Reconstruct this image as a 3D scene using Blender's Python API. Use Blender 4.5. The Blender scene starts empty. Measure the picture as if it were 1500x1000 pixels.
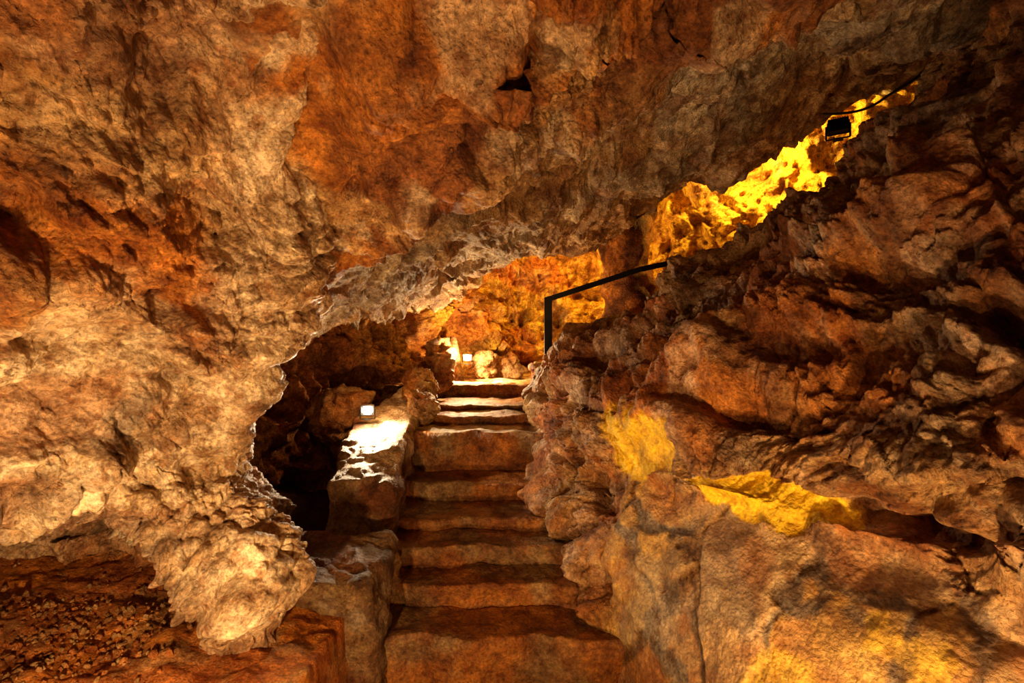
import bpy, bmesh, math, random
import numpy as np
from mathutils import Vector, Matrix, Euler

EYE = 1.88          # eye height above the lowest floor; survey tables use eye level as z=0
rng = np.random.RandomState(7)
random.seed(7)
sc = bpy.context.scene

# ------------------------------------------------------------------ noise
GT = rng.normal(size=(256, 3)); GT /= np.linalg.norm(GT, axis=1)[:, None]
RT = rng.rand(4096, 4)

def hsh(i, j, k, seed):
    i = i.astype(np.uint32); j = j.astype(np.uint32); k = k.astype(np.uint32)
    h = i * np.uint32(374761393) + j * np.uint32(668265263) + k * np.uint32(2147483647 - 58) + np.uint32(seed * 7919 + 13)
    h = (h ^ (h >> np.uint32(13))) * np.uint32(1274126177)
    h = (h ^ (h >> np.uint32(16))) * np.uint32(2246822519)
    return h ^ (h >> np.uint32(13))

def perlin(p, seed=0):
    pi = np.floor(p).astype(np.int64); f = p - pi
    w = f * f * f * (f * (f * 6 - 15) + 10)
    out = np.zeros(len(p))
    for a in (0, 1):
        for b in (0, 1):
            for c in (0, 1):
                g = GT[hsh(pi[:, 0] + a, pi[:, 1] + b, pi[:, 2] + c, seed) & np.uint32(255)]
                d = (g * (f - np.array([a, b, c]))).sum(1)
                wt = (w[:, 0] if a else 1 - w[:, 0]) * (w[:, 1] if b else 1 - w[:, 1]) * (w[:, 2] if c else 1 - w[:, 2])
                out += d * wt
    return out * 1.5

def fbm(p, o=4, seed=0, gain=.5):
    s = np.zeros(len(p)); a = 1.0; q = p
    for i in range(o):
        s += a * perlin(q, seed + i * 17); a *= gain; q = q * 2.03 + 3.1
    return s

def ridged(p, o=3, seed=0):
    s = np.zeros(len(p)); a = 1.0; q = p
    for i in range(o):
        s += a * (0.45 - np.abs(perlin(q, seed + i * 31))); a *= .5; q = q * 2.1 + 1.7
    return s

def vecn(p, seed=0, o=2):
    return np.stack([fbm(p, o, seed), fbm(p + 11.3, o, seed + 101), fbm(p - 7.7, o, seed + 202)], 1)

def worley(p, seed=0):
    pi = np.floor(p).astype(np.int64)
    n = len(p); F1 = np.full(n, 9.0); F2 = np.full(n, 9.0)
    D = np.zeros((n, 3)); H = np.zeros(n, dtype=np.uint32)
    for a in (-1, 0, 1):
        for b in (-1, 0, 1):
            for c in (-1, 0, 1):
                ci = pi + np.array([a, b, c])
                h = hsh(ci[:, 0], ci[:, 1], ci[:, 2], seed) & np.uint32(4095)
                ft = ci + RT[h][:, :3]
                dv = p - ft; d = np.sqrt((dv * dv).sum(1))
                m = d < F1
                F2 = np.where(m, F1, np.minimum(F2, d))
                F1 = np.where(m, d, F1)
                D[m] = dv[m]; H[m] = h[m]
    return F1, F2, D, H

def sstep(a, b, x):
    t = np.clip((x - a) / (b - a), 0, 1); return t * t * (3 - 2 * t)

def mix(a, b, t):
    t = np.asarray(t)[:, None]; return np.asarray(a) * (1 - t) + np.asarray(b) * t

def facet(p, freq, seed, an=(1, 1, 1), soft=.22):
    F1, F2, D, H = worley(p * freq * np.array(an), seed)
    g = GT[H & np.uint32(255)]
    return np.clip((D * g).sum(1), -.5, .5) * sstep(0, soft, F2 - F1)

def rock(p, seed=0, big=.13, fac=.11, rid=.05, pop=.02, fine=.02, strat=(1, 1, 1.5), pit=.10, lobe=.07):
    w = p + .16 * vecn(p * 1.2, seed + 5)
    d = big * 1.3 * fbm(w * .95, 2, seed)
    d += fac * facet(w, 1.5, seed + 9, strat, .2)
    d += fac * .4 * facet(w, 4.2, seed + 12, strat, .16)
    w2 = w + .05 * vecn(p * 3.5, seed + 7, 1)
    F1, F2, D, H = worley(w2 * 2.7 * np.array([1, 1, 1.2]), seed + 71)
    d += lobe * (.5 - 1.1 * F1 * F1) * (.5 + RT[H][:, 3])
    F1, F2, D, H = worley(w2 * 5.6, seed + 75)
    d += lobe * .5 * (.5 - 1.1 * F1 * F1) * (.3 + 1.1 * RT[H][:, 3])
    F1b, _, _, Hb = worley(w * 2.3 + .15 * vecn(p * 6, seed + 8, 1), seed + 81)
    d -= pit * sstep(.34, .12, F1b) * (RT[Hb][:, 3] > .4)
    d += rid * ridged(w * 2.0, 3, seed + 21)
    m = sstep(-.1, .3, perlin(p * 1.5 + 4, seed + 44))
    F1, F2, D, H = worley(w2 * 11, seed + 36)
    d += pop * (.5 - F1 * F1) * (.35 + 1.2 * m) * (.4 + .9 * RT[H][:, 3])
    F1, F2, D, H = worley(w * 25, seed + 33)
    d += pop * .5 * (.5 - F1 * F1) * (.3 + m)
    d += fine * fbm(w * 8, 4, seed + 55, .6)
    return d

def blobs(p, L):
    s = np.zeros(len(p))
    for c, r, a in L:
        s += a * np.exp(-(((p - np.array(c)) / np.array(r)) ** 2).sum(1))
    return s

# ------------------------------------------------------------------ mesh helpers
def grid_mesh(name, P, cols, mat, flip=False):
    nr, nc = P.shape[:2]
    me = bpy.data.meshes.new(name)
    V = P.reshape(-1, 3).copy(); V[:, 2] += EYE
    idx = np.arange(nr * nc).reshape(nr, nc)
    q = np.stack([idx[:-1, :-1], idx[:-1, 1:], idx[1:, 1:], idx[1:, :-1]], -1).reshape(-1, 4)
    if flip: q = q[:, ::-1]
    me.vertices.add(len(V)); me.vertices.foreach_set("co", V.astype(np.float32).ravel())
    me.loops.add(q.size); me.loops.foreach_set("vertex_index", q.astype(np.int32).ravel())
    me.polygons.add(len(q)); me.polygons.foreach_set("loop_start", np.arange(0, q.size, 4, dtype=np.int32))
    me.polygons.foreach_set("loop_total", np.full(len(q), 4, dtype=np.int32))
    me.polygons.foreach_set("use_smooth", np.ones(len(q), dtype=bool))
    me.update(); me.validate()
    setcol(me, cols)
    ob = bpy.data.objects.new(name, me); sc.collection.objects.link(ob)
    me.materials.append(mat)
    return ob

def setcol(me, cols):
    at = me.color_attributes.new("Stone", 'FLOAT_COLOR', 'POINT')
    c = np.ones((len(cols), 4), np.float32); c[:, :3] = np.clip(cols[:, :3], 0.004, .9)
    if cols.shape[1] == 4: c[:, 3] = cols[:, 3]      # alpha = grain roughness of that stone
    at.data.foreach_set("color", c.ravel())

def crom(P, n):
    K = len(P); t = np.linspace(0, K - 1, n); i = np.clip(np.floor(t).astype(int), 0, K - 2)
    f = (t - i).reshape((-1,) + (1,) * (P.ndim - 1))
    Q = np.concatenate([[2 * P[0] - P[1]], P, [2 * P[-1] - P[-2]]])
    a, b, c, d = Q[i], Q[i + 1], Q[i + 2], Q[i + 3]
    return .5 * (2 * b + (c - a) * f + (2 * a - 5 * b + 4 * c - d) * f ** 2 + (3 * b - a - 3 * c + d) * f ** 3)

def surf(ctrl, nr, nc):
    P = crom(np.asarray(ctrl, float), nr)
    return crom(P.transpose(1, 0, 2), nc).transpose(1, 0, 2)

def normals(P):
    a = np.gradient(P, axis=0); b = np.gradient(P, axis=1)
    n = np.cross(a, b); l = np.linalg.norm(n, axis=2, keepdims=True)
    n = n / np.maximum(l, 1e-9)
    for _ in range(10):
        n[1:-1] = (n[:-2] + n[1:-1] + n[2:]) / 3; n[:, 1:-1] = (n[:, :-2] + n[:, 1:-1] + n[:, 2:]) / 3
    return n / np.maximum(np.linalg.norm(n, axis=2, keepdims=True), 1e-9)

def sheet(name, ctrl, nr, nc, dfn, cfn, mat, sgn=1):
    P = surf(ctrl, nr, nc); N = normals(P) * sgn
    p = P.reshape(-1, 3); d = dfn(p)
    P2 = (p + N.reshape(-1, 3) * d[:, None])
    return grid_mesh(name, P2.reshape(P.shape), cfn(p, d), mat)

# ------------------------------------------------------------------ materials
def rock_mat(name, rough=.72, spec=.35, bump=1.0, fine_scale=1.0, contrast=1.0):
    m = bpy.data.materials.new(name); m.use_nodes = True
    nt = m.node_tree; N = nt.nodes; L = nt.links; N.clear()
    out = N.new("ShaderNodeOutputMaterial"); b = N.new("ShaderNodeBsdfPrincipled")
    L.new(b.outputs[0], out.inputs[0])
    at = N.new("ShaderNodeAttribute"); at.attribute_name = "Stone"
    tc = N.new("ShaderNodeTexCoord")
    def noise(s, det, r=.6, dist=0):
        n = N.new("ShaderNodeTexNoise"); n.inputs["Scale"].default_value = s; n.inputs["Detail"].default_value = det
        n.inputs["Roughness"].default_value = r; n.inputs["Distortion"].default_value = dist
        L.new(tc.outputs["Object"], n.inputs["Vector"]); return n
    def ramp(src, stops):
        r = N.new("ShaderNodeValToRGB"); e = r.color_ramp.elements
        e[0].position, e[0].color = stops[0][0], (*stops[0][1], 1)
        e[1].position, e[1].color = stops[-1][0], (*stops[-1][1], 1)
        for s in stops[1:-1]:
            x = e.new(s[0]); x.color = (*s[1], 1)
        L.new(src, r.inputs[0]); return r
    def mul(a, bb, f=1.0):
        x = N.new("ShaderNodeMix"); x.data_type = 'RGBA'; x.blend_type = 'MULTIPLY'
        if isinstance(f, float): x.inputs[0].default_value = f
        else: L.new(f, x.inputs[0])
        L.new(a, x.inputs[6]); L.new(bb, x.inputs[7]); return x.outputs[2]
    def scaled(k):
        q = N.new("ShaderNodeMath"); q.operation = 'MULTIPLY'; q.use_clamp = True; q.inputs[1].default_value = k
        L.new(at.outputs["Alpha"], q.inputs[0]); return q.outputs[0]
    n1 = noise(4, 10, .7, .3); n2 = noise(48 * fine_scale, 6, .75); n3 = noise(15, 5, .62, .15)
    r1 = ramp(n1.outputs[0], [(.34, (.30, .19, .11)), (.45, (.80, .66, .52)), (.54, (1.06, 1.02, .96)), (.66, (1.6, 1.55, 1.5))])
    r2 = ramp(n2.outputs[0], [(.34, (.42, .37, .34)), (.52, (1.0, 1.0, 1.0)), (.68, (1.55, 1.55, 1.55))])
    r3 = ramp(n3.outputs[0], [(.35, (.60, .42, .30)), (.5, (1, 1, 1)), (.66, (1.3, 1.2, 1.05))])
    c = mul(at.outputs["Color"], r1.outputs[0], scaled(.95 * contrast)); c = mul(c, r2.outputs[0], scaled(.85 * contrast)); c = mul(c, r3.outputs[0], scaled(.9))
    L.new(c, b.inputs["Base Color"])
    rr = N.new("ShaderNodeMapRange"); rr.inputs[3].default_value = rough - .22; rr.inputs[4].default_value = rough + .15
    L.new(n3.outputs[0], rr.inputs[0]); L.new(rr.outputs[0], b.inputs["Roughness"])
    b.inputs["Specular IOR Level"].default_value = spec
    v = N.new("ShaderNodeTexVoronoi"); v.inputs["Scale"].default_value = 60 * fine_scale
    L.new(tc.outputs["Object"], v.inputs["Vector"])
    b1 = N.new("ShaderNodeBump"); b1.inputs["Distance"].default_value = .04; L.new(scaled(.8 * bump), b1.inputs["Strength"])
    L.new(n3.outputs[0], b1.inputs["Height"])
    b2 = N.new("ShaderNodeBump"); b2.inputs["Distance"].default_value = .028; L.new(scaled(.95 * bump), b2.inputs["Strength"])
    L.new(n2.outputs[0], b2.inputs["Height"]); L.new(b1.outputs[0], b2.inputs["Normal"])
    b3 = N.new("ShaderNodeBump"); b3.inputs["Distance"].default_value = .014; b3.invert = True; L.new(scaled(.6 * bump), b3.inputs["Strength"])
    L.new(v.outputs["Distance"], b3.inputs["Height"]); L.new(b2.outputs[0], b3.inputs["Normal"])
    L.new(b3.outputs[0], b.inputs["Normal"])
    return m

def plain_mat(name, col, rough=.5, metal=0, noisy=True):
    m = bpy.data.materials.new(name); m.use_nodes = True; nt = m.node_tree; b = nt.nodes["Principled BSDF"]
    b.inputs["Roughness"].default_value = rough; b.inputs["Metallic"].default_value = metal
    n = nt.nodes.new("ShaderNodeTexNoise"); n.inputs["Scale"].default_value = 40
    r = nt.nodes.new("ShaderNodeValToRGB"); r.color_ramp.elements[0].color = (*[c * .6 for c in col], 1); r.color_ramp.elements[1].color = (*[min(1, c * 1.4) for c in col], 1)
    nt.links.new(n.outputs[0], r.inputs[0]); nt.links.new(r.outputs[0], b.inputs["Base Color"])
    return m

def emit_mat(name, col, s):
    m = bpy.data.materials.new(name); m.use_nodes = True; b = m.node_tree.nodes["Principled BSDF"]
    b.inputs["Base Color"].default_value = (*col, 1); b.inputs["Emission Color"].default_value = (*col, 1); b.inputs["Emission Strength"].default_value = s
    return m

M_left = rock_mat("flowstone", .52, .55)
M_ceil = rock_mat("ceiling_limestone", .6, .5)
M_right = rock_mat("boulder_limestone", .56, .5, .9)
M_back = rock_mat("ochre_limestone", .75, .3)
M_soil = rock_mat("red_clay_soil", .9, .15, 1.0, 1.5, .8)
M_step = rock_mat("worn_step_stone", .55, .45, .5)
M_black = plain_mat("black_painted_metal", (.018, .014, .012), .45, .6)
M_cable = plain_mat("black_rubber_cable", (.02, .016, .014), .6)

tan = np.array([.58, .39, .19]); orange = np.array([.60, .26, .05]); brown = np.array([.20, .082, .026])
cream = np.array([.90, .77, .56]); grey = np.array([.42, .36, .28]); red = np.array([.40, .17, .058]); ochre = np.array([.76, .50, .07])
pink = np.array([.68, .50, .35])

# ------------------------------------------------------------------ left wall (horizontal contours)
Lz = [1.5, 1.1, .8, .5, .25, .05, -.2, -.45, -.56, -.68, -.9, -1.1, -1.30, -2.0]
LX = [
 [-.6,-.75,-.75,-.7,-.6,-.5,-.4,-.30,-.45,-1.2,-2.2],
 [-1.0,-1.15,-1.15,-1.1,-1.03,-.95,-.83,-.64,-.80,-1.4,-2.4],
 [-1.2,-1.35,-1.38,-1.35,-1.27,-1.15,-1.0,-.79,-.93,-1.5,-2.5],
 [-1.3,-1.45,-1.5,-1.5,-1.42,-1.28,-1.12,-.95,-1.08,-1.6,-2.5],
 [-1.35,-1.5,-1.58,-1.6,-1.5,-1.36,-1.2,-1.03,-1.18,-1.75,-2.6],
 [-1.4,-1.55,-1.62,-1.65,-1.55,-1.42,-1.25,-1.05,-1.22,-1.85,-2.7],
 [-1.4,-1.58,-1.66,-1.68,-1.62,-1.5,-1.34,-1.17,-1.36,-1.95,-2.7],
 [-1.4,-1.58,-1.66,-1.68,-1.64,-1.55,-1.42,-1.24,-1.42,-1.95,-2.8],
 [-1.5,-1.7,-1.78,-1.78,-1.70,-1.6,-1.44,-1.27,-1.42,-1.95,-2.8],
 [-2.4,-2.5,-2.5,-2.2,-1.78,-1.6,-1.44,-1.25,-1.40,-1.9,-2.8],
 [-3.1,-3.2,-3.1,-2.4,-1.72,-1.56,-1.36,-1.13,-1.3,-1.8,-2.8],
 [-3.3,-3.4,-3.2,-2.4,-1.62,-1.46,-1.27,-1.08,-1.24,-1.8,-2.8],
 [-3.3,-3.4,-3.2,-2.4,-1.5,-1.36,-1.22,-1.12,-1.24,-1.8,-2.8],
 [-3.3,-3.4,-3.2,-2.4,-1.5,-1.34,-1.22,-1.12,-1.24,-1.8,-2.8]]
LY = [
 [-.8,0,.4,.7,.9,1.05,1.15,1.25,1.7,2.6,3.6],
 [-.8,.2,.6,.85,1.05,1.25,1.42,1.58,2.1,3,4],
 [-.8,.25,.75,1.05,1.3,1.55,1.75,1.88,2.3,3.1,4.1],
 [-.8,.3,.85,1.2,1.5,1.8,2.0,2.15,2.5,3.2,4.1],
 [-.8,.3,.9,1.3,1.62,1.92,2.12,2.3,2.6,3.2,4.2],
 [-.8,.3,.92,1.35,1.7,1.98,2.2,2.35,2.65,3.3,4.2],
 [-.8,.3,.95,1.4,1.78,2.05,2.25,2.4,2.7,3.3,4.2],
 [-.8,.3,.95,1.45,1.82,2.1,2.28,2.42,2.75,3.3,4.2],
 [-.8,.3,1.0,1.5,1.9,2.12,2.25,2.42,2.75,3.3,4.2],
 [-.4,.6,1.5,2.2,2.25,2.12,2.2,2.38,2.7,3.3,4.2],
 [-.2,.9,2.0,2.8,2.55,2.18,2.12,2.33,2.65,3.3,4.2],
 [-.2,.9,2.1,2.9,2.6,2.2,2.1,2.3,2.65,3.3,4.2],
 [-.2,.9,2.1,2.9,2.6,2.25,2.15,2.3,2.65,3.3,4.2],
 [-.2,.9,2.1,2.9,2.6,2.25,2.15,2.3,2.65,3.3,4.2]]
Lctrl = np.stack([np.array(LX), np.array(LY), np.repeat(np.array(Lz)[:, None], 11, 1)], -1)
EZ = np.array(Lz)[::-1]; EX = np.array(LX)[::-1, 7]

def col_left(p, d):
    f = fbm(p * 1.3, 4, 300); g = fbm(p * 2.7 + 5, 3, 310)
    c = mix(orange, tan, sstep(-.15, .45, f))
    c = mix(c, brown * 1.6, sstep(.0, .4, g) * .85)
    low = sstep(.15, -.3, p[:, 2] + .35 * f)
    c = mix(c, pink, low * .85)
    c = mix(c, grey * .85, low * sstep(.0, .35, fbm(p * 3.2 + 2, 4, 318)) * .75)
    xe = np.interp(p[:, 2], EZ, EX)
    rid = sstep(.28, .06, np.abs(p[:, 0] - xe + .05) + .12 * np.abs(f)) * (p[:, 1] < 2.7)
    c = mix(c, cream, rid * .85 * sstep(-.4, .1, g + .2))
    c = mix(c, cream, sstep(.02, .30, fbm(p * np.array([1.6, 1.6, 3.4]), 4, 333)) * (.2 + .75 * sstep(.45, -.1, p[:, 2])))
    c = mix(c, orange * .9, sstep(-.95, -1.25, p[:, 2]) * sstep(-1.6, -1.9, p[:, 0]))
    c = mix(c, brown * 1.3, blobs(p, [((-1.3, .95, .75), (.3, .35, .22), .8), ((-1.5, 1.2, .2), (.25, .3, .06), .5)]).clip(0, 1))
    return c
LB = [((-1.35, 1.1, .62), (.25, .28, .16), -.17), ((-1.5, 1.6, .22), (.3, .35, .12), .12), ((-1.55, 1.15, .0), (.4, .45, .06), -.12),
      ((-1.16, 1.95, .5), (.12, .2, .2), -.18), ((-1.5, 1.9, -.45), (.18, .2, .14), .10), ((-1.38, 2.2, -.62), (.14, .2, .12), .06),
      ((-1.62, 1.5, -.3), (.3, .3, .06), -.12), ((-1.3, 2.2, -1.05), (.16, .2, .2), .05), ((-1.4, 2.0, -.15), (.16, .2, .05), -.09),
      ((-.95, 1.6, .85), (.10, .2, .2), -.14), ((-1.0, 2.2, .3), (.1, .2, .25), .05)]
def d_left(p):
    return rock(p, 1, .10, .09, .05, .07, .022, (1, 1, 1.3), .12, .13) + blobs(p, LB) - .02
sheet("wall_left", Lctrl, 800, 640, d_left, col_left, M_left, 1)

# ------------------------------------------------------------------ ceiling
Cx = [
 [-1.4,-.9,-.4,-.1,.2,.5,.9,1.4,2,2.6,3.2,4],
 [-.90,-.62,-.38,-.21,0,.24,.51,.92,1.38,1.9,2.61,3.4],
 [-1.05,-.76,-.53,-.28,-.01,.28,.6,1.07,1.58,2.09,2.75,3.57],
 [-1.2,-.94,-.71,-.38,-.03,.32,.68,1.2,1.78,2.35,2.97,3.74],
 [-1.36,-1.1,-.84,-.45,-.03,.4,.87,1.46,2.08,2.66,3.36,4.2],
 [-1.7,-1.45,-1.08,-.64,-.14,.4,.95,1.7,2.34,2.88,3.54,4.2],
 [-2.07,-1.8,-1.31,-.83,-.25,.41,1.04,1.93,2.6,3.1,3.71,4.2]]
Cy = [
 [-.6]*12,
 [1.5,1.5,1.5,1.6,1.7,1.8,1.9,2.1,2.3,2.5,2.8,3.0],
 [2,2,2,2,2.1,2.2,2.3,2.5,2.7,2.8,3.0,3.2],
 [2.6,2.6,2.6,2.6,2.6,2.7,2.7,2.9,3.1,3.2,3.3,3.4],
 [3.1,3.1,3.1,3.2,3.3,3.3,3.4,3.5,3.6,3.6,3.7,3.8],
 [4.0,4.2,4.4,4.7,4.75,4.75,4.7,4.6,4.6,4.4,4.2,4.0],
 [5,5.4,5.8,6.2,6.2,6.2,6.0,5.8,5.6,5.2,4.8,4.2]]
Cz = [
 [1.4,1.35,1.35,1.35,1.4,1.5,1.6,1.7,1.9,2.0,2.15,2.3],
 [1.03,1.06,1.08,1.12,1.17,1.24,1.31,1.45,1.59,1.72,1.93,2.07],
 [.76,.84,.90,.96,1.09,1.23,1.38,1.57,1.75,1.87,2.04,2.24],
 [.16,.35,.45,.65,.88,1.12,1.31,1.61,1.86,2.0,2.13,2.40],
 [.10,.42,.67,.96,1.20,1.43,1.62,1.87,2.04,2.14,2.30,2.60],
 [.08,.27,.46,.67,.97,1.22,1.42,1.8,1.98,2.16,2.40,2.66],
 [.10,.22,.37,.5,.83,1.07,1.24,1.80,1.92,2.22,2.56,2.75]]
C = np.stack([np.array(Cx), np.array(Cy), np.array(Cz)], -1)
rim = C[-1]
C = np.concatenate([C, [rim + [0, .3, .6]], [rim + [0, 1.5, 1.5]], [rim + [.3, 5, 1.8]]])
CB = [((.08, 1.8, 1.12), (.13, .3, .25), -.17), ((-.14, 1.75, 1.1), (.09, .35, .2), .10), ((.35, 2.0, 1.2), (.2, .3, .2), .14),
      ((-.50, 2.35, .65), (.22, .25, .2), .14), ((.9, 2.4, 1.5), (.3, .15, .2), .12), ((.6, 2.9, 1.35), (.35, .12, .2), .10),
      ((.75, 4.0, 1.45), (.5, .12, .3), -.12), ((1.6, 3.6, 1.9), (.5, .15, .3), .12), ((.3, 5.2, 1.1), (.6, .25, .3), .10)]
def d_ceil(p):
    near = sstep(3.1, 2.6, p[:, 1])
    a = rock(p, 2, .16, .12, .06, .07, .022, (1, 1, 1), .14, .16)
    F1, F2, D, H = worley((p + .03 * vecn(p * 8, 58, 1)) * 14, 59)
    a = a + .10 * (.5 - F1 * F1) * blobs(p, [((-.12, 1.95, 1.0), (.42, .5, .4), 1.0)])
    left = sstep(-.40, -.62, p[:, 0] + .25 * (p[:, 1] - 1.5) * 1.0)
    a = a * (1 - .75 * left)
    w = p + .14 * vecn(p * 1.5, 77)
    F1, F2, D, H = worley(w * np.array([3.4, 2.2, 3.4]), 67)
    b = .13 * fbm(w * .9, 3, 61) + .20 * facet(w, 1.3, 62, (1.2, .6, 1), .12) + .09 * facet(w, 3.1, 63, (1.4, .7, 1), .13) + .06 * (.5 - F1 * F1) + .025 * facet(w, 8, 68, (1.2, .8, 1), .15) + .05 * ridged(w * np.array([2.6, 1.3, 2.6]), 4, 64) + .02 * fbm(w * 9, 4, 65, .6)
    return a * near + b * (1 - near) + blobs(p, CB)
def col_ceil(p, d):
    f = fbm(p * 1.2, 4, 400); g = fbm(p * 3, 3, 410)
    near = sstep(3.1, 2.5, p[:, 1] + .35 * g + .25 * np.maximum(p[:, 0], 0))
    c1 = mix(orange * .9, brown * 1.3, sstep(-.25, .25, f + .3 * g + .05))
    c1 = mix(c1, tan, sstep(.05, .4, fbm(p * 1.9 + 9, 3, 420)) * .85)
    c1 = mix(c1, brown * 1.2, blobs(p, [((-.1, 1.9, 1.0), (.3, .35, .3), .7)]).clip(0, 1))
    c1 = mix(c1, cream * .8, sstep(.1, .4, fbm(p * 2.6 - 5, 4, 425)) * .5)
    c2 = mix(grey, tan * .85, sstep(-.2, .4, f)); c2 = mix(c2, brown * 1.3, sstep(.05, .5, g) * .55)
    c2 = mix(c2, cream * .8, sstep(.15, .45, fbm(p * np.array([3, 1.5, 3]) + 3, 3, 430)) * .6)
    c = mix(c2, c1, near)
    back = sstep(6.1, 6.5, p[:, 1]); return mix(c, ochre * .8, back)
sheet("ceiling", C, 780, 780, d_ceil, col_ceil, M_ceil, 1)

# ------------------------------------------------------------------ right wall
R = [
 [(.25,6.0,-2.05),(.22,4.6,-2.05),(.27,3.7,-2.05),(.38,3.2,-2.05),(.52,2.7,-2.05),(.66,2.3,-2.05),(.8,2.0,-2.05),(.95,1.7,-2.05),(1.1,1.4,-2.05),(1.25,1.0,-2.05),(1.35,-.5,-2.05)],
 [(.24,6,-1.3),(.22,4.6,-1.25),(.28,3.75,-1.25),(.45,3.25,-1.2),(.65,2.8,-1.2),(.85,2.45,-1.2),(1.03,2.15,-1.15),(1.2,1.9,-1.1),(1.38,1.6,-1.1),(1.55,1.2,-1.1),(1.65,-.5,-1.1)],
 [(.24,6,-.9),(.23,4.7,-.85),(.32,3.9,-.85),(.6,3.4,-.85),(.85,3.0,-.8),(1.1,2.7,-.8),(1.3,2.4,-.8),(1.47,2.15,-.8),(1.65,1.85,-.75),(1.8,1.5,-.7),(1.95,-.5,-.7)],
 [(.24,6,-.6),(.22,4.8,-.5),(.3,4.1,-.5),(.6,3.5,-.45),(.93,3.0,-.4),(1.15,2.65,-.4),(1.35,2.35,-.4),(1.5,2.05,-.4),(1.65,1.78,-.38),(1.8,1.35,-.35),(1.9,-.5,-.3)],
 [(.25,6,-.4),(.3,5.0,-.35),(.5,4.5,-.12),(.9,4.1,0),(1.25,3.7,.1),(1.5,3.2,.1),(1.65,2.7,.1),(1.75,2.35,.1),(1.85,2.0,.1),(2.0,1.5,.1),(2.1,-.5,.1)],
 [(.25,6,-.32),(.33,5.1,-.3),(.6,4.8,.05),(1.15,4.45,.18),(1.4,4.3,.45),(1.75,3.8,.55),(2.0,3.4,.7),(2.1,3.0,.75),(2.2,2.6,.8),(2.4,2.1,.9),(2.5,-.5,1)],
 [(.25,6.0,-.3),(.35,5.2,-.28),(.65,4.9,.13),(1.29,4.6,.23),(1.5,4.5,.60),(1.96,4.2,.82),(2.35,4,1.07),(2.58,3.8,1.42),(2.8,3.5,1.74),(3,3,2.25),(3.1,1,2.6)]]
R = np.array(R, float)
top = R[-1]
R = np.concatenate([R, [top + [.2, .3, -.05]], [top + [.45, .7, -.6]], [top + [.6, .9, -1.8]]])
RB = [((1.62, 2.70, -.10), (.22, .3, .07), -.28), ((1.25, 2.85, -.36), (.32, .35, .05), -.26), ((1.45, 2.55, .12), (.3, .4, .10), .14),
      ((2.1, 2.9, .85), (.22, .3, .16), -.32), ((1.9, 2.5, .45), (.3, .4, .16), .18), ((1.66, 1.9, -.72), (.35, .4, .05), -.20),
      ((.8, 4.1, -.12), (.2, .3, .07), -.22), ((.62, 3.25, -1.02), (.12, .2, .05), -.16), ((1.0, 3.3, -.1), (.22, .3, .12), .12),
      ((1.6, 1.9, -.45), (.3, .3, .10), .10), ((1.3, 3.9, .35), (.2, .2, .1), .12), ((2.0, 3.6, .9), (.2, .2, .12), .14), ((1.35, 3.3, .12), (.2, .2, .05), -.18)]
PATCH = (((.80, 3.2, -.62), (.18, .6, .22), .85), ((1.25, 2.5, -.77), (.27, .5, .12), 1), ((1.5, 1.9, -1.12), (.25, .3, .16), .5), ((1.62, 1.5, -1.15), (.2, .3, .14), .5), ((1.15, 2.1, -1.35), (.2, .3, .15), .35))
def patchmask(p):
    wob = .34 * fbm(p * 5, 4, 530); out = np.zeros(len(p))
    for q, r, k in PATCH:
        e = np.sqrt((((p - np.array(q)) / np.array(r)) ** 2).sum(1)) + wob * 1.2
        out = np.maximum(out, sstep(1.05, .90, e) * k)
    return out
def stonework(p):
    q = p * np.array([2.2, 2.2, 1.5]) + .30 * vecn(p * 2.0, 91)
    F1, F2, D, H = worley(q, 92)
    st = sstep(-.80, -.92, p[:, 2] + .10 * perlin(p * 3, 5)) * (1 - sstep(2.9, 3.2, p[:, 1] + .3 * perlin(p * 2.3, 6)))
    e = F2 - F1 + .08 * fbm(p * 7, 4, 97)
    return F1, e, D, H, st
def d_right(p):
    d = rock(p, 3, .12, .11, .05, .07, .022, (1, 1, 1.5), .16, .20)
    F1, e, D, H, st = stonework(p)
    face = sstep(.02, .12, e)
    m = .07 * fbm(p * 1.1, 2, 95) + face * (.010 + .03 * (D * GT[H & np.uint32(255)]).sum(1)) + .016 * fbm(p * 6, 5, 96)
    yp = np.exp(-((p - np.array([1.26, 2.5, -.76])) ** 2 / np.array([.24, .4, .10]) ** 2).sum(1))
    pm = np.clip(patchmask(p) * 1.5, 0, 1) * (p[:, 2] > -1)
    sm = .12 * 1.3 * fbm((p + .16 * vecn(p * 1.2, 8)) * .95, 2, 3) + .03 * fbm(p * 4, 4, 98) + .03
    d = d * (1 - .6 * pm) + sm * .6 * pm
    d = d * (1 - .5 * sstep(4.2, 5.2, p[:, 1]))
    return (d + blobs(p, RB) * (1 - .7 * pm)) * (1 - st) + m * st + .08 * yp
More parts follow.
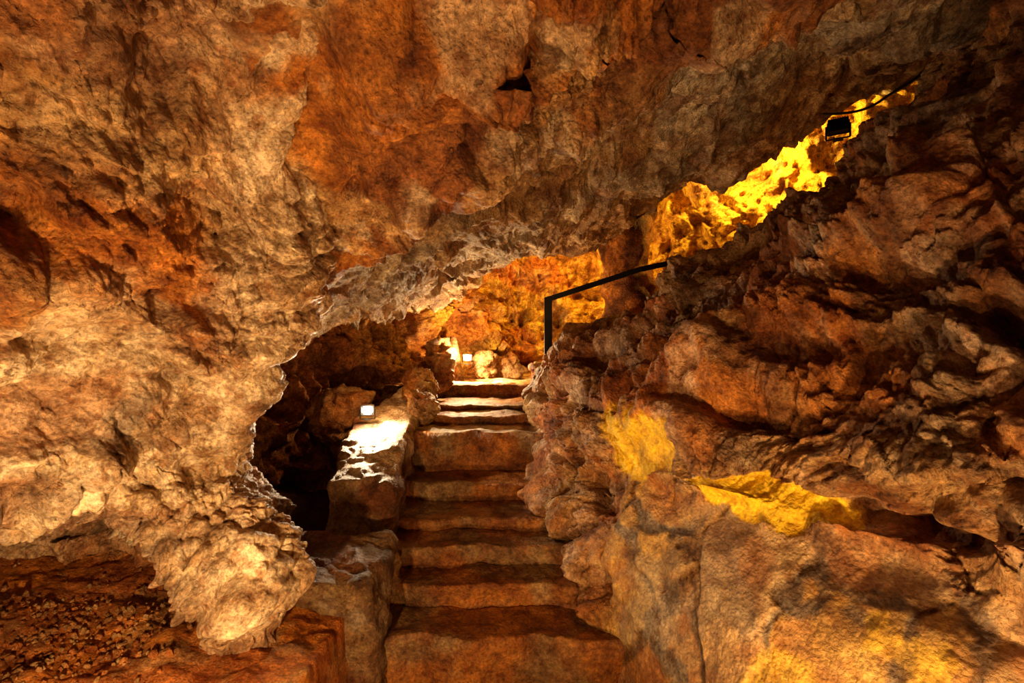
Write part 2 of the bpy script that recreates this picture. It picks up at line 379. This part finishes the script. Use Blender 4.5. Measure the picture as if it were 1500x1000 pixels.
def col_right(p, d):
    f = fbm(p * 1.4, 4, 500); g = fbm(p * 2.9, 3, 510)
    c = mix(red * 1.15, tan * .85, sstep(-.3, .3, f)); c = mix(c, brown * 1.3, sstep(-.05, .4, g) * .7)
    c = mix(c, grey * 1.0, sstep(.05, .4, fbm(p * 2 + 7, 4, 520)) * .65)
    c = mix(c, orange * .95, sstep(.12, .45, fbm(p * 1.7 - 7, 3, 525)) * .7)
    c = mix(c, pink, sstep(.1, .45, fbm(p * 3.3 - 2, 4, 528)) * .75)
    F1, e, D, H, st = stonework(p)
    stone = mix(tan * .9, np.array([.74, .56, .30]), RT[H][:, 3])
    stone = mix(stone, ochre * .85, (RT[H][:, 2] > .6) * .6)
    stone = mix(stone, orange * .85, (RT[H][:, 1] > .68) * .65)
    stone = mix(stone, brown * 2.2, sstep(.0, .4, fbm(p * 3.5, 5, 540)) * .55)
    stone = mix(stone, grey * .8, sstep(.1, .4, fbm(p * 2.2 + 3, 4, 545)) * .6)
    k = sstep(.03, .11, e) * .85
    s = mix(mix(grey * .75, tan * .55, sstep(-.2, .3, g)), stone, k)
    c = mix(c, s, st)
    pm = patchmask(p)
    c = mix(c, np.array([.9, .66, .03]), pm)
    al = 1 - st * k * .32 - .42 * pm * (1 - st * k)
    return np.concatenate([c, np.clip(al, .3, 1)[:, None]], 1)
sheet("wall_right", R, 740, 820, d_right, col_right, M_right, -1)

# ------------------------------------------------------------------ back chamber wall
bx = [-3.4,-3.0,-2.3,-1.6,-.9,-.2,.5,1.5,2.6,4,5.5,6.5]
by = [3.4,4.8,5.8,6.4,7.1,7.7,7.8,7.6,7.2,6.6,5.5,4]
B = []
for z, k in ((-2.1, -.1), (-.6, 0), (0, .05), (.5, .1), (1.2, .1), (2.2, 0), (3.2, -.3), (4.4, -.8)):
    B.append([(x * (1 + .02 * k), y + k, z) for x, y in zip(bx, by)])
def col_back(p, d):
    f = fbm(p * 1.5, 4, 600)
    c = mix(orange * 1.1, ochre, sstep(-.3, .3, f + .25 * (p[:, 0] + .3))); c = mix(c, tan, sstep(.1, .5, fbm(p * 2.2, 3, 610)) * .6)
    c = mix(c, brown * 1.6, sstep(.1, .5, fbm(p * 2.6 + 4, 3, 620)) * .6)
    c = mix(c, red * .9, sstep(-1.0, -1.8, p[:, 0]) * .7)
    return c
sheet("wall_back", B, 420, 620, lambda p: rock(p, 4, .25, .30, .2, .06, .04, (1.4, 1, .7), .2, .2), col_back, M_back, -1)

# ------------------------------------------------------------------ floors
def soil_h(x, y):
    p = np.stack([x, y, np.zeros_like(x)], 1)
    z = -1.34 - .18 * (x + 1.2) - .45 * sstep(3.2, 3.7, y)
    return z + .06 * fbm(p * 1.5, 3, 700) + .02 * fbm(p * 7, 3, 710)
def flat(name, x0, x1, y0, y1, nx, ny, hf, cf, mat):
    X, Y = np.meshgrid(np.linspace(x0, x1, nx), np.linspace(y0, y1, ny))
    Z = hf(X.ravel(), Y.ravel()).reshape(X.shape)
    P = np.stack([X, Y, Z], -1)
    return grid_mesh(name, P, cf(P.reshape(-1, 3)), mat)
def csoil(p):
    c = mix(red * 1.7, orange * 1.2, sstep(-.3, .4, fbm(p * 2, 3, 720)))
    c = mix(c, tan, sstep(.1, .5, fbm(p * 5, 4, 725)) * .6)
    return mix(c, brown * .7, sstep(2.9, 3.5, p[:, 1]))  # shade of the recess behind the parapet, painted into the clay colour
def soil_hh(x, y):
    z = soil_h(x, y)
    F1, F2, D, H = worley(np.stack([x * 13, y * 13, 0 * x], 1), 730)
    return z + .012 * (.5 - F1) * (RT[H][:, 3] > .4) - 1.2 * sstep(-.86, -.78, x)
flat("floor_clay", -3.6, -.74, -.6, 6.6, 420, 900, soil_hh, csoil, M_soil)
def hlow(x, y):
    p = np.stack([x, y, 0 * x], 1); return -1.87 + .015 * fbm(p * 3, 3, 740)
flat("floor", -1.0, 1.8, -.8, 3.0, 200, 260, hlow, lambda p: mix(orange * .5, tan * .5, sstep(-.3, .3, fbm(p * 2.5, 3, 750))), M_step)
def hland(x, y):
    p = np.stack([x, y, 0 * x], 1); return -.50 + .05 * fbm(p * 1.8, 4, 760) + .03 * np.maximum(x - .3, 0)
flat("floor_landing", -1.5, 4.5, 5.96, 8.6, 420, 220, hland, lambda p: mix(tan, cream * .9, sstep(-.3, .3, fbm(p * 2.5, 3, 770))), M_step)

# ------------------------------------------------------------------ staircase
steps = [(2.75, -1.595), (3.05, -1.455), (3.33, -1.33), (3.60, -1.25), (4.0, -1.11), (4.4, -.775), (4.8, -.69), (5.2, -.64), (5.9, -.50)]
xs = np.linspace(-.98, .72, 300)
rows = []; prev = -1.90
for i, (y, z) in enumerate(steps):
    e = np.stack([xs * 1.6, np.full_like(xs, i * 3.7), np.zeros_like(xs)], 1)
    wy = .06 * fbm(e, 3, 800); wz = .016 * fbm(e * 1.6 + 9, 4, 810)
    yn = steps[i + 1][0] if i + 1 < len(steps) else 6.6
    nr = max(6, int((z - prev) / .012))
    for t in np.linspace(0, 1, nr):
        zz = prev - .02 + (z - prev + .02) * t
        rd = .012 * sstep(.9, 1.0, np.array([t]))[0]
        rows.append(np.stack([xs, y + wy + .02 * (1 - t) + rd, np.full_like(xs, zz) + wz * t - (.006 if t == 1 else 0)], 1))
    for t in np.linspace(.06, 1.0, 26):
        rows.append(np.stack([xs, (y + wy) * (1 - t) + (yn + .03) * t, z + wz * (1 - .5 * t) - .012 * math.sin(t * 3.1)], 1))
    prev = z
P = np.array(rows); p = P.reshape(-1, 3)
q = p + .012 * vecn(p * 7, 820, 3) + .010 * vecn(p * np.array([3, 3, 3]), 830)
def cstep(p):
    c = mix(orange * .48, tan * .40, sstep(-.3, .3, fbm(p * 2.3, 3, 840))); return mix(c, red * .5, sstep(.1, .5, fbm(p * 3.1, 3, 850)) * .6)
grid_mesh("stone_staircase", q.reshape(P.shape), cstep(p), M_step)

# ------------------------------------------------------------------ closed lumpy solids
def solid(name, bm, disp, colf, mat, par=None):
    me = bpy.data.meshes.new(name); bm.to_mesh(me); bm.free()
    n = len(me.vertices); v = np.zeros(n * 3, np.float32); me.vertices.foreach_get("co", v); v = v.reshape(-1, 3).astype(float)
    nn = np.zeros(n * 3, np.float32); me.vertices.foreach_get("normal", nn); nn = nn.reshape(-1, 3)
    c = colf(v)
    v2 = disp(v, nn); v2[:, 2] += EYE
    me.vertices.foreach_set("co", v2.astype(np.float32).ravel())
    me.polygons.foreach_set("use_smooth", np.ones(len(me.polygons), bool))
    me.update(); setcol(me, c); me.materials.append(mat)
    ob = bpy.data.objects.new(name, me); sc.collection.objects.link(ob); return ob

def prism(secs, cuts=5):
    """secs: list of (y, xl_bot, xr_bot, xl_top, xr_top, zbot, ztop)"""
    bm = bmesh.new(); R_ = []
    for y, a, b, c, d, z0, z1 in secs:
        R_.append([bm.verts.new(v) for v in ((a, y, z0), (b, y, z0), (d, y, z1), (c, y, z1))])
    for r, s in zip(R_[:-1], R_[1:]):
        for k in range(4):
            bm.faces.new((r[k], r[(k + 1) % 4], s[(k + 1) % 4], s[k]))
    bm.faces.new(R_[0][::-1]); bm.faces.new(R_[-1])
    bmesh.ops.recalc_face_normals(bm, faces=bm.faces)
    bmesh.ops.bevel(bm, geom=list(bm.edges), offset=.02, segments=1, affect='EDGES')
    for _ in range(cuts):
        bmesh.ops.subdivide_edges(bm, edges=[e for e in bm.edges if e.calc_length() > .022], cuts=1, use_grid_fill=True)
    bmesh.ops.triangulate(bm, faces=[f for f in bm.faces if len(f.verts) > 4])
    return bm
def dsolid(seed, a=1.0):
    def f(v, n):
        d = rock(v, seed, .04, .11, .06, .02, .014, pit=.03, lobe=.05)
        return v + n * (a * d)[:, None] + .02 * a * vecn(v * 2.5, seed + 3)
    return f
def cwall(v):
    c = mix(tan * .45, red * .5, sstep(-.2, .4, fbm(v * 2.4, 3, 900))); return mix(c, grey * .75, sstep(.1, .5, fbm(v * 3, 3, 910)) * .6)
def crock(v):
    return mix(tan * .8, orange * .6, sstep(-.2, .4, fbm(v * 2.4, 3, 900)))
solid("masonry_parapet", prism([(2.62, -1.30, -.68, -1.28, -.74, -2.0, -1.26), (2.9, -1.30, -.70, -1.28, -.72, -2.0, -1.22), (3.12, -1.30, -.74, -1.26, -.72, -2.0, -1.20)]), dsolid(31, .6), cwall, M_right)
solid("masonry_parapet", prism([(3.45, -1.28, -.80, -1.24, -.83, -2.0, -.95), (4.0, -1.35, -.84, -1.32, -.86, -2.0, -.82), (4.65, -1.5, -.86, -1.45, -.9, -2.0, -.71),
      (5.1, -1.35, -.8, -1.3, -.86, -2.0, -.62), (5.7, -1.3, -.84, -1.2, -.9, -2.0, -.5), (6.2, -1.2, -.84, -1.1, -.9, -2.0, -.42)]), dsolid(32, .6),
      lambda v: mix(cwall(v), cream, sstep(-1.0, -.8, v[:, 2]) * sstep(-1.35, -1.15, v[:, 0]) * .7), M_right)

def boulder(name, loc, size, seed, rot=0, sub=5, mat=None, colf=None):
    bm = bmesh.new(); bmesh.ops.create_icosphere(bm, subdivisions=sub, radius=1)
    M = Matrix.Translation(loc) @ Matrix.Rotation(rot, 4, 'Z') @ Matrix.Diagonal((*size, 1))
    for v in bm.verts:
        c = v.co; c = Vector([math.copysign(abs(t) ** .75, t) for t in c]); v.co = M @ c
    bm.normal_update()
    s = min(1.0, max(size) * 1.8)
    def f(v, n):
        return v + n * (s * rock(v * (1 / max(.3, s)), seed, .10, .28, .06, .0, .015, pit=.05, lobe=.05))[:, None]
    return solid(name, bm, f, colf or crock, mat or M_right)
boulder("boulder", (-.80, 3.13, -1.43), (.08, .12, .14), 41)
boulder("boulder", (-.86, 4.85, -.62), (.12, .16, .13), 42, .4)
boulder("boulder", (-.95, 5.25, -.48), (.15, .18, .16), 43, 1)
boulder("boulder", (-.88, 5.75, -.36), (.13, .2, .2), 44, 2)
boulder("boulder", (-.86, 6.25, -.25), (.15, .16, .26), 45, .3)
boulder("boulder", (-.36, 6.75, -.32), (.14, .12, .17), 46, .9)
boulder("boulder", (-1.75, 5.2, -.75), (.22, .3, .28), 47, .9)
boulder("boulder", (-.1, 7.0, -.4), (.25, .15, .2), 48, .2)
# stalagmites beside the landing
for i, (x, y, h) in enumerate([(-.76, 6.65, .55), (-.93, 6.65, .4), (.55, 6.9, .35)]):
    bm = bmesh.new(); bmesh.ops.create_cone(bm, segments=28, radius1=.13, radius2=.03, depth=h, cap_ends=True)
    bmesh.ops.subdivide_edges(bm, edges=bm.edges, cuts=3, use_grid_fill=True)
    bmesh.ops.translate(bm, verts=bm.verts, vec=(x, y, -.5 + h / 2))
    bm.normal_update()
    solid("stalagmite", bm, dsolid(60 + i, .5), crock, M_right)
# rock pillar
bm = bmesh.new(); n = 64; rr = []
for k in range(90):
    t = k / 89; z = -.7 + 3.0 * t; r = .25 + .22 * (abs(t - .42) * 2) ** 2.2
    rr.append([bm.verts.new((1.36 + .06 * math.sin(t * 5) + r * math.cos(a * 2 * math.pi / n), 6.2 + .05 * t + r * 1.1 * math.sin(a * 2 * math.pi / n), z)) for a in range(n)])
for r0, r1 in zip(rr[:-1], rr[1:]):
    for a in range(n): bm.faces.new((r0[a], r0[(a + 1) % n], r1[(a + 1) % n], r1[a]))
bm.normal_update()
solid("rock_pillar", bm, dsolid(71, .9), lambda v: mix(orange * .8, brown, sstep(-.2, .4, fbm(v * 3, 3, 930))), M_back)

# ------------------------------------------------------------------ gravel
bm = bmesh.new()
def onepebble(bm, x, y, z, s):
    r = bmesh.ops.create_icosphere(bm, subdivisions=1, radius=s)
    M = Matrix.Translation((x, y, z)) @ Euler([random.random() * 6 for _ in range(3)]).to_matrix().to_4x4() @ Matrix.Diagonal((1, random.uniform(.6, .9), random.uniform(.5, .8), 1))
    for v in r['verts']: v.co = M @ (v.co * random.uniform(.8, 1.15))
px = []
for i in range(850):
    if i < 450: x = random.uniform(-2.7, -1.35); y = random.uniform(1.3, 3.1)
    else: x = random.gauss(-1.85, .16); y = random.gauss(2.1, .2)
    px.append((x, y))
zz = soil_h(np.array([a[0] for a in px]), np.array([a[1] for a in px]))
for (x, y), z in zip(px, zz):
    onepebble(bm, x, y, z + .004, random.choice([.006, .008, .01, .012, .015, .022]) * random.uniform(.7, 1.2))
me = bpy.data.meshes.new("gravel"); bm.to_mesh(me); bm.free()
v = np.zeros(len(me.vertices) * 3, np.float32); me.vertices.foreach_get("co", v); v = v.reshape(-1, 3); 
cc = mix(red * 1.5, tan, sstep(-.3, .4, perlin(v.astype(float) * 14, 9)))
v[:, 2] += EYE; me.vertices.foreach_set("co", v.ravel()); me.update(); setcol(me, cc); me.materials.append(M_soil)
sc.collection.objects.link(bpy.data.objects.new("gravel", me))

# ------------------------------------------------------------------ metal things
def bar(bm, a, b, w, h):
    a = Vector(a); b = Vector(b); d = (b - a); L = d.length
    r = bmesh.ops.create_cube(bm, size=1)
    q = d.to_track_quat('Y', 'Z').to_matrix().to_4x4()
    M = Matrix.Translation((a + b) / 2) @ q @ Matrix.Diagonal((w, L, h, 1))
    bmesh.ops.transform(bm, matrix=M, verts=r['verts'])
    return r['verts']
def finish(bm, name, mats, bev=.004):
    bmesh.ops.bevel(bm, geom=list(bm.edges), offset=bev, segments=2, affect='EDGES')
    me = bpy.data.meshes.new(name); bm.to_mesh(me); bm.free()
    for m in mats: me.materials.append(m)
    return me
E = Vector((0, 0, EYE))
bm = bmesh.new()
bar(bm, Vector((.353, 5.0, -.40)) + E, Vector((.353, 5.0, .43)) + E, .075, .05)
bar(bm, Vector((.33, 5.0, .405)) + E, Vector((1.25, 4.95, .70)) + E, .05, .05)
bar(bm, Vector((1.24, 4.95, .697)) + E, Vector((1.95, 5.1, .86)) + E, .05, .05)
bar(bm, Vector((1.75, 5.05, -.2)) + E, Vector((1.75, 5.05, .80)) + E, .06, .05)
bar(bm, Vector((.29, 5.0, -.38)) + E, Vector((.42, 5.0, -.38)) + E, .12, .012)
sc.collection.objects.link(bpy.data.objects.new("handrail", finish(bm, "handrail", [M_black])))

def floodlight(loc, aim, s, glass):
    """small round-lens LED floodlight: housing, bezel, domed lens, rear fins, U bracket, foot plate; faces +Y locally"""
    bm = bmesh.new()
    bar(bm, (0, -.25, 0), (0, .12, 0), 1.0, .75)           # housing
    for k in range(-4, 5): bar(bm, (k * .11, -.42, 0), (k * .11, -.24, 0), .03, .66)
    for z in (-.37, .37): bar(bm, (-.52, .14, z), (.52, .14, z), .1, .07)
    for x in (-.5, .5): bar(bm, (x, .14, -.37), (x, .14, .37), .1, .07)
    for x in (-.57, .57): bar(bm, (x, -.05, -.75), (x, -.05, .08), .1, .04)
    bar(bm, (-.59, -.05, -.76), (.59, -.05, -.76), .12, .05)
    bar(bm, (0, -.2, -.82), (0, .1, -.82), .5, .08)
    bmesh.ops.bevel(bm, geom=list(bm.edges), offset=.012, segments=1, affect='EDGES')
    r = bmesh.ops.create_uvsphere(bm, u_segments=28, v_segments=14, radius=.36)
    for v_ in r['verts']: v_.co = Vector((v_.co.x * 1.15, .12 + v_.co.y * .9, v_.co.z))
    for f in {f for v_ in r['verts'] for f in v_.link_faces}: f.material_index = 1; f.smooth = True
    d = (Vector(aim) - Vector(loc)).to_track_quat('Y', 'Z').to_matrix().to_4x4()
    M = Matrix.Translation(Vector(loc) + E) @ d @ Matrix.Scale(s, 4)
    bm.transform(M)
    me = bpy.data.meshes.new("floodlight"); bm.to_mesh(me); bm.free()
    me.materials.append(M_black); me.materials.append(glass)
    ob = bpy.data.objects.new("floodlight", me); sc.collection.objects.link(ob)
    return ob
G_white = emit_mat("lamp_glass_lit", (1, .88, .66), 140)
G_yel = emit_mat("lamp_glass_yellow", (1, .62, .18), 20)
G_off = plain_mat("lamp_glass_dark", (.03, .03, .03), .15)

def light(name, kind, loc, energy, col, size, aim=None, spot=None):
    l = bpy.data.lights.new(name, kind); l.energy = energy; l.color = col
    if kind == 'AREA': l.shape = 'DISK'; l.size = size
    else: l.shadow_soft_size = size
    if spot: l.spot_size = math.radians(spot); l.spot_blend = .6
    o = bpy.data.objects.new(name, l); o.location = Vector(loc) + E
    if aim: o.rotation_euler = (Vector(aim) - Vector(loc)).to_track_quat('-Z', 'Y').to_euler()
    sc.collection.objects.link(o); return o

l1 = (-1.27, 4.5, -.60); l2 = (-.55, 6.3, -.20)
floodlight(l1, (-1.1, 3.7, -.72), .11, G_white)
light("lamp_glow_step", 'SPOT', (-1.25, 4.38, -.56), 80, (1, .80, .55), .02, (-.98, 3.9, -.80), 165)
light("lamp_spill_recess", 'POINT', (-1.25, 4.50, -.46), 9, (1, .62, .30), .02)
floodlight(l2, (-.3, 5.0, -.1), .10, G_white)
light("lamp_glow_landing", 'POINT', (-.51, 6.15, -.11), 80, (1, .74, .42), .02)
# chamber lamps, tucked up behind the ceiling rim
floodlight((.9, 6.75, 1.75), (.5, 7.6, .6), .14, G_yel)
light("chamber_glow", 'POINT', (.85, 6.8, 1.6), 105, (1, .64, .17), .06)
floodlight((3.0, 6.1, 2.55), (3.4, 7, 1.2), .14, G_yel)
light("chamber_glow_upper", 'POINT', (3.0, 6.15, 2.42), 200, (1, .68, .15), .06)
# path floodlights beside the photographer: one washes the left wall, one the right
floodlight((-.80, .62, -1.05), (-1.4, 1.9, -.5), .14, G_yel)
light("wall_wash_left", 'SPOT', (-.82, .70, -.95), 135, (1, .64, .31), .05, (-1.45, 2.1, -.35), 165)
floodlight((.80, .75, -1.62), (1.3, 2.4, -.3), .14, G_yel)
light("wall_wash_right", 'SPOT', (.80, .85, -1.50), 125, (1, .62, .29), .05, (1.5, 2.6, .5), 130)
floodlight((.05, .05, -1.72), (0, 2.5, -.6), .2, G_yel)
light("foot_lamp_beam", 'AREA', (.05, .12, -1.60), 26, (1, .60, .27), .12, (0, 2.6, .3))

# spotlight under the ceiling rim (unlit side toward us) and its cable
floodlight((2.93, 4.6, 1.93), (3.6, 5.6, 1.7), .16, G_off)
def cable(name, pts, r):
    cu = bpy.data.curves.new(name, 'CURVE'); cu.dimensions = '3D'; cu.bevel_depth = r; cu.bevel_resolution = 3
    s = cu.splines.new('NURBS'); s.points.add(len(pts) - 1)
    for a, b in zip(s.points, pts): a.co = (b[0], b[1], b[2] + EYE, 1)
    s.use_endpoint_u = True; s.order_u = 3
    cu.materials.append(M_cable)
    o = bpy.data.objects.new(name, cu); sc.collection.objects.link(o); return o
cable("power_cable", [(2.8, 4.62, 2.05), (2.95, 4.55, 2.02), (3.15, 4.5, 2.05), (3.3, 4.45, 2.16), (3.45, 4.4, 2.24), (3.6, 4.4, 2.36)], .011)

# ------------------------------------------------------------------ world, camera
w = bpy.data.worlds.new("cave_ambient"); sc.world = w; w.use_nodes = True
w.node_tree.nodes["Background"].inputs[0].default_value = (.9, .5, .24, 1); w.node_tree.nodes["Background"].inputs[1].default_value = .03
cam = bpy.data.cameras.new("camera"); cam.lens = 18; cam.sensor_width = 36; cam.clip_start = .02
co = bpy.data.objects.new("camera", cam); co.location = (0, 0, EYE); co.rotation_euler = (math.radians(90), 0, 0)
sc.collection.objects.link(co); sc.camera = co
sc.view_settings.view_transform = 'Standard'
try: sc.view_settings.look = 'Medium High Contrast'
except Exception as e: print("look", e)
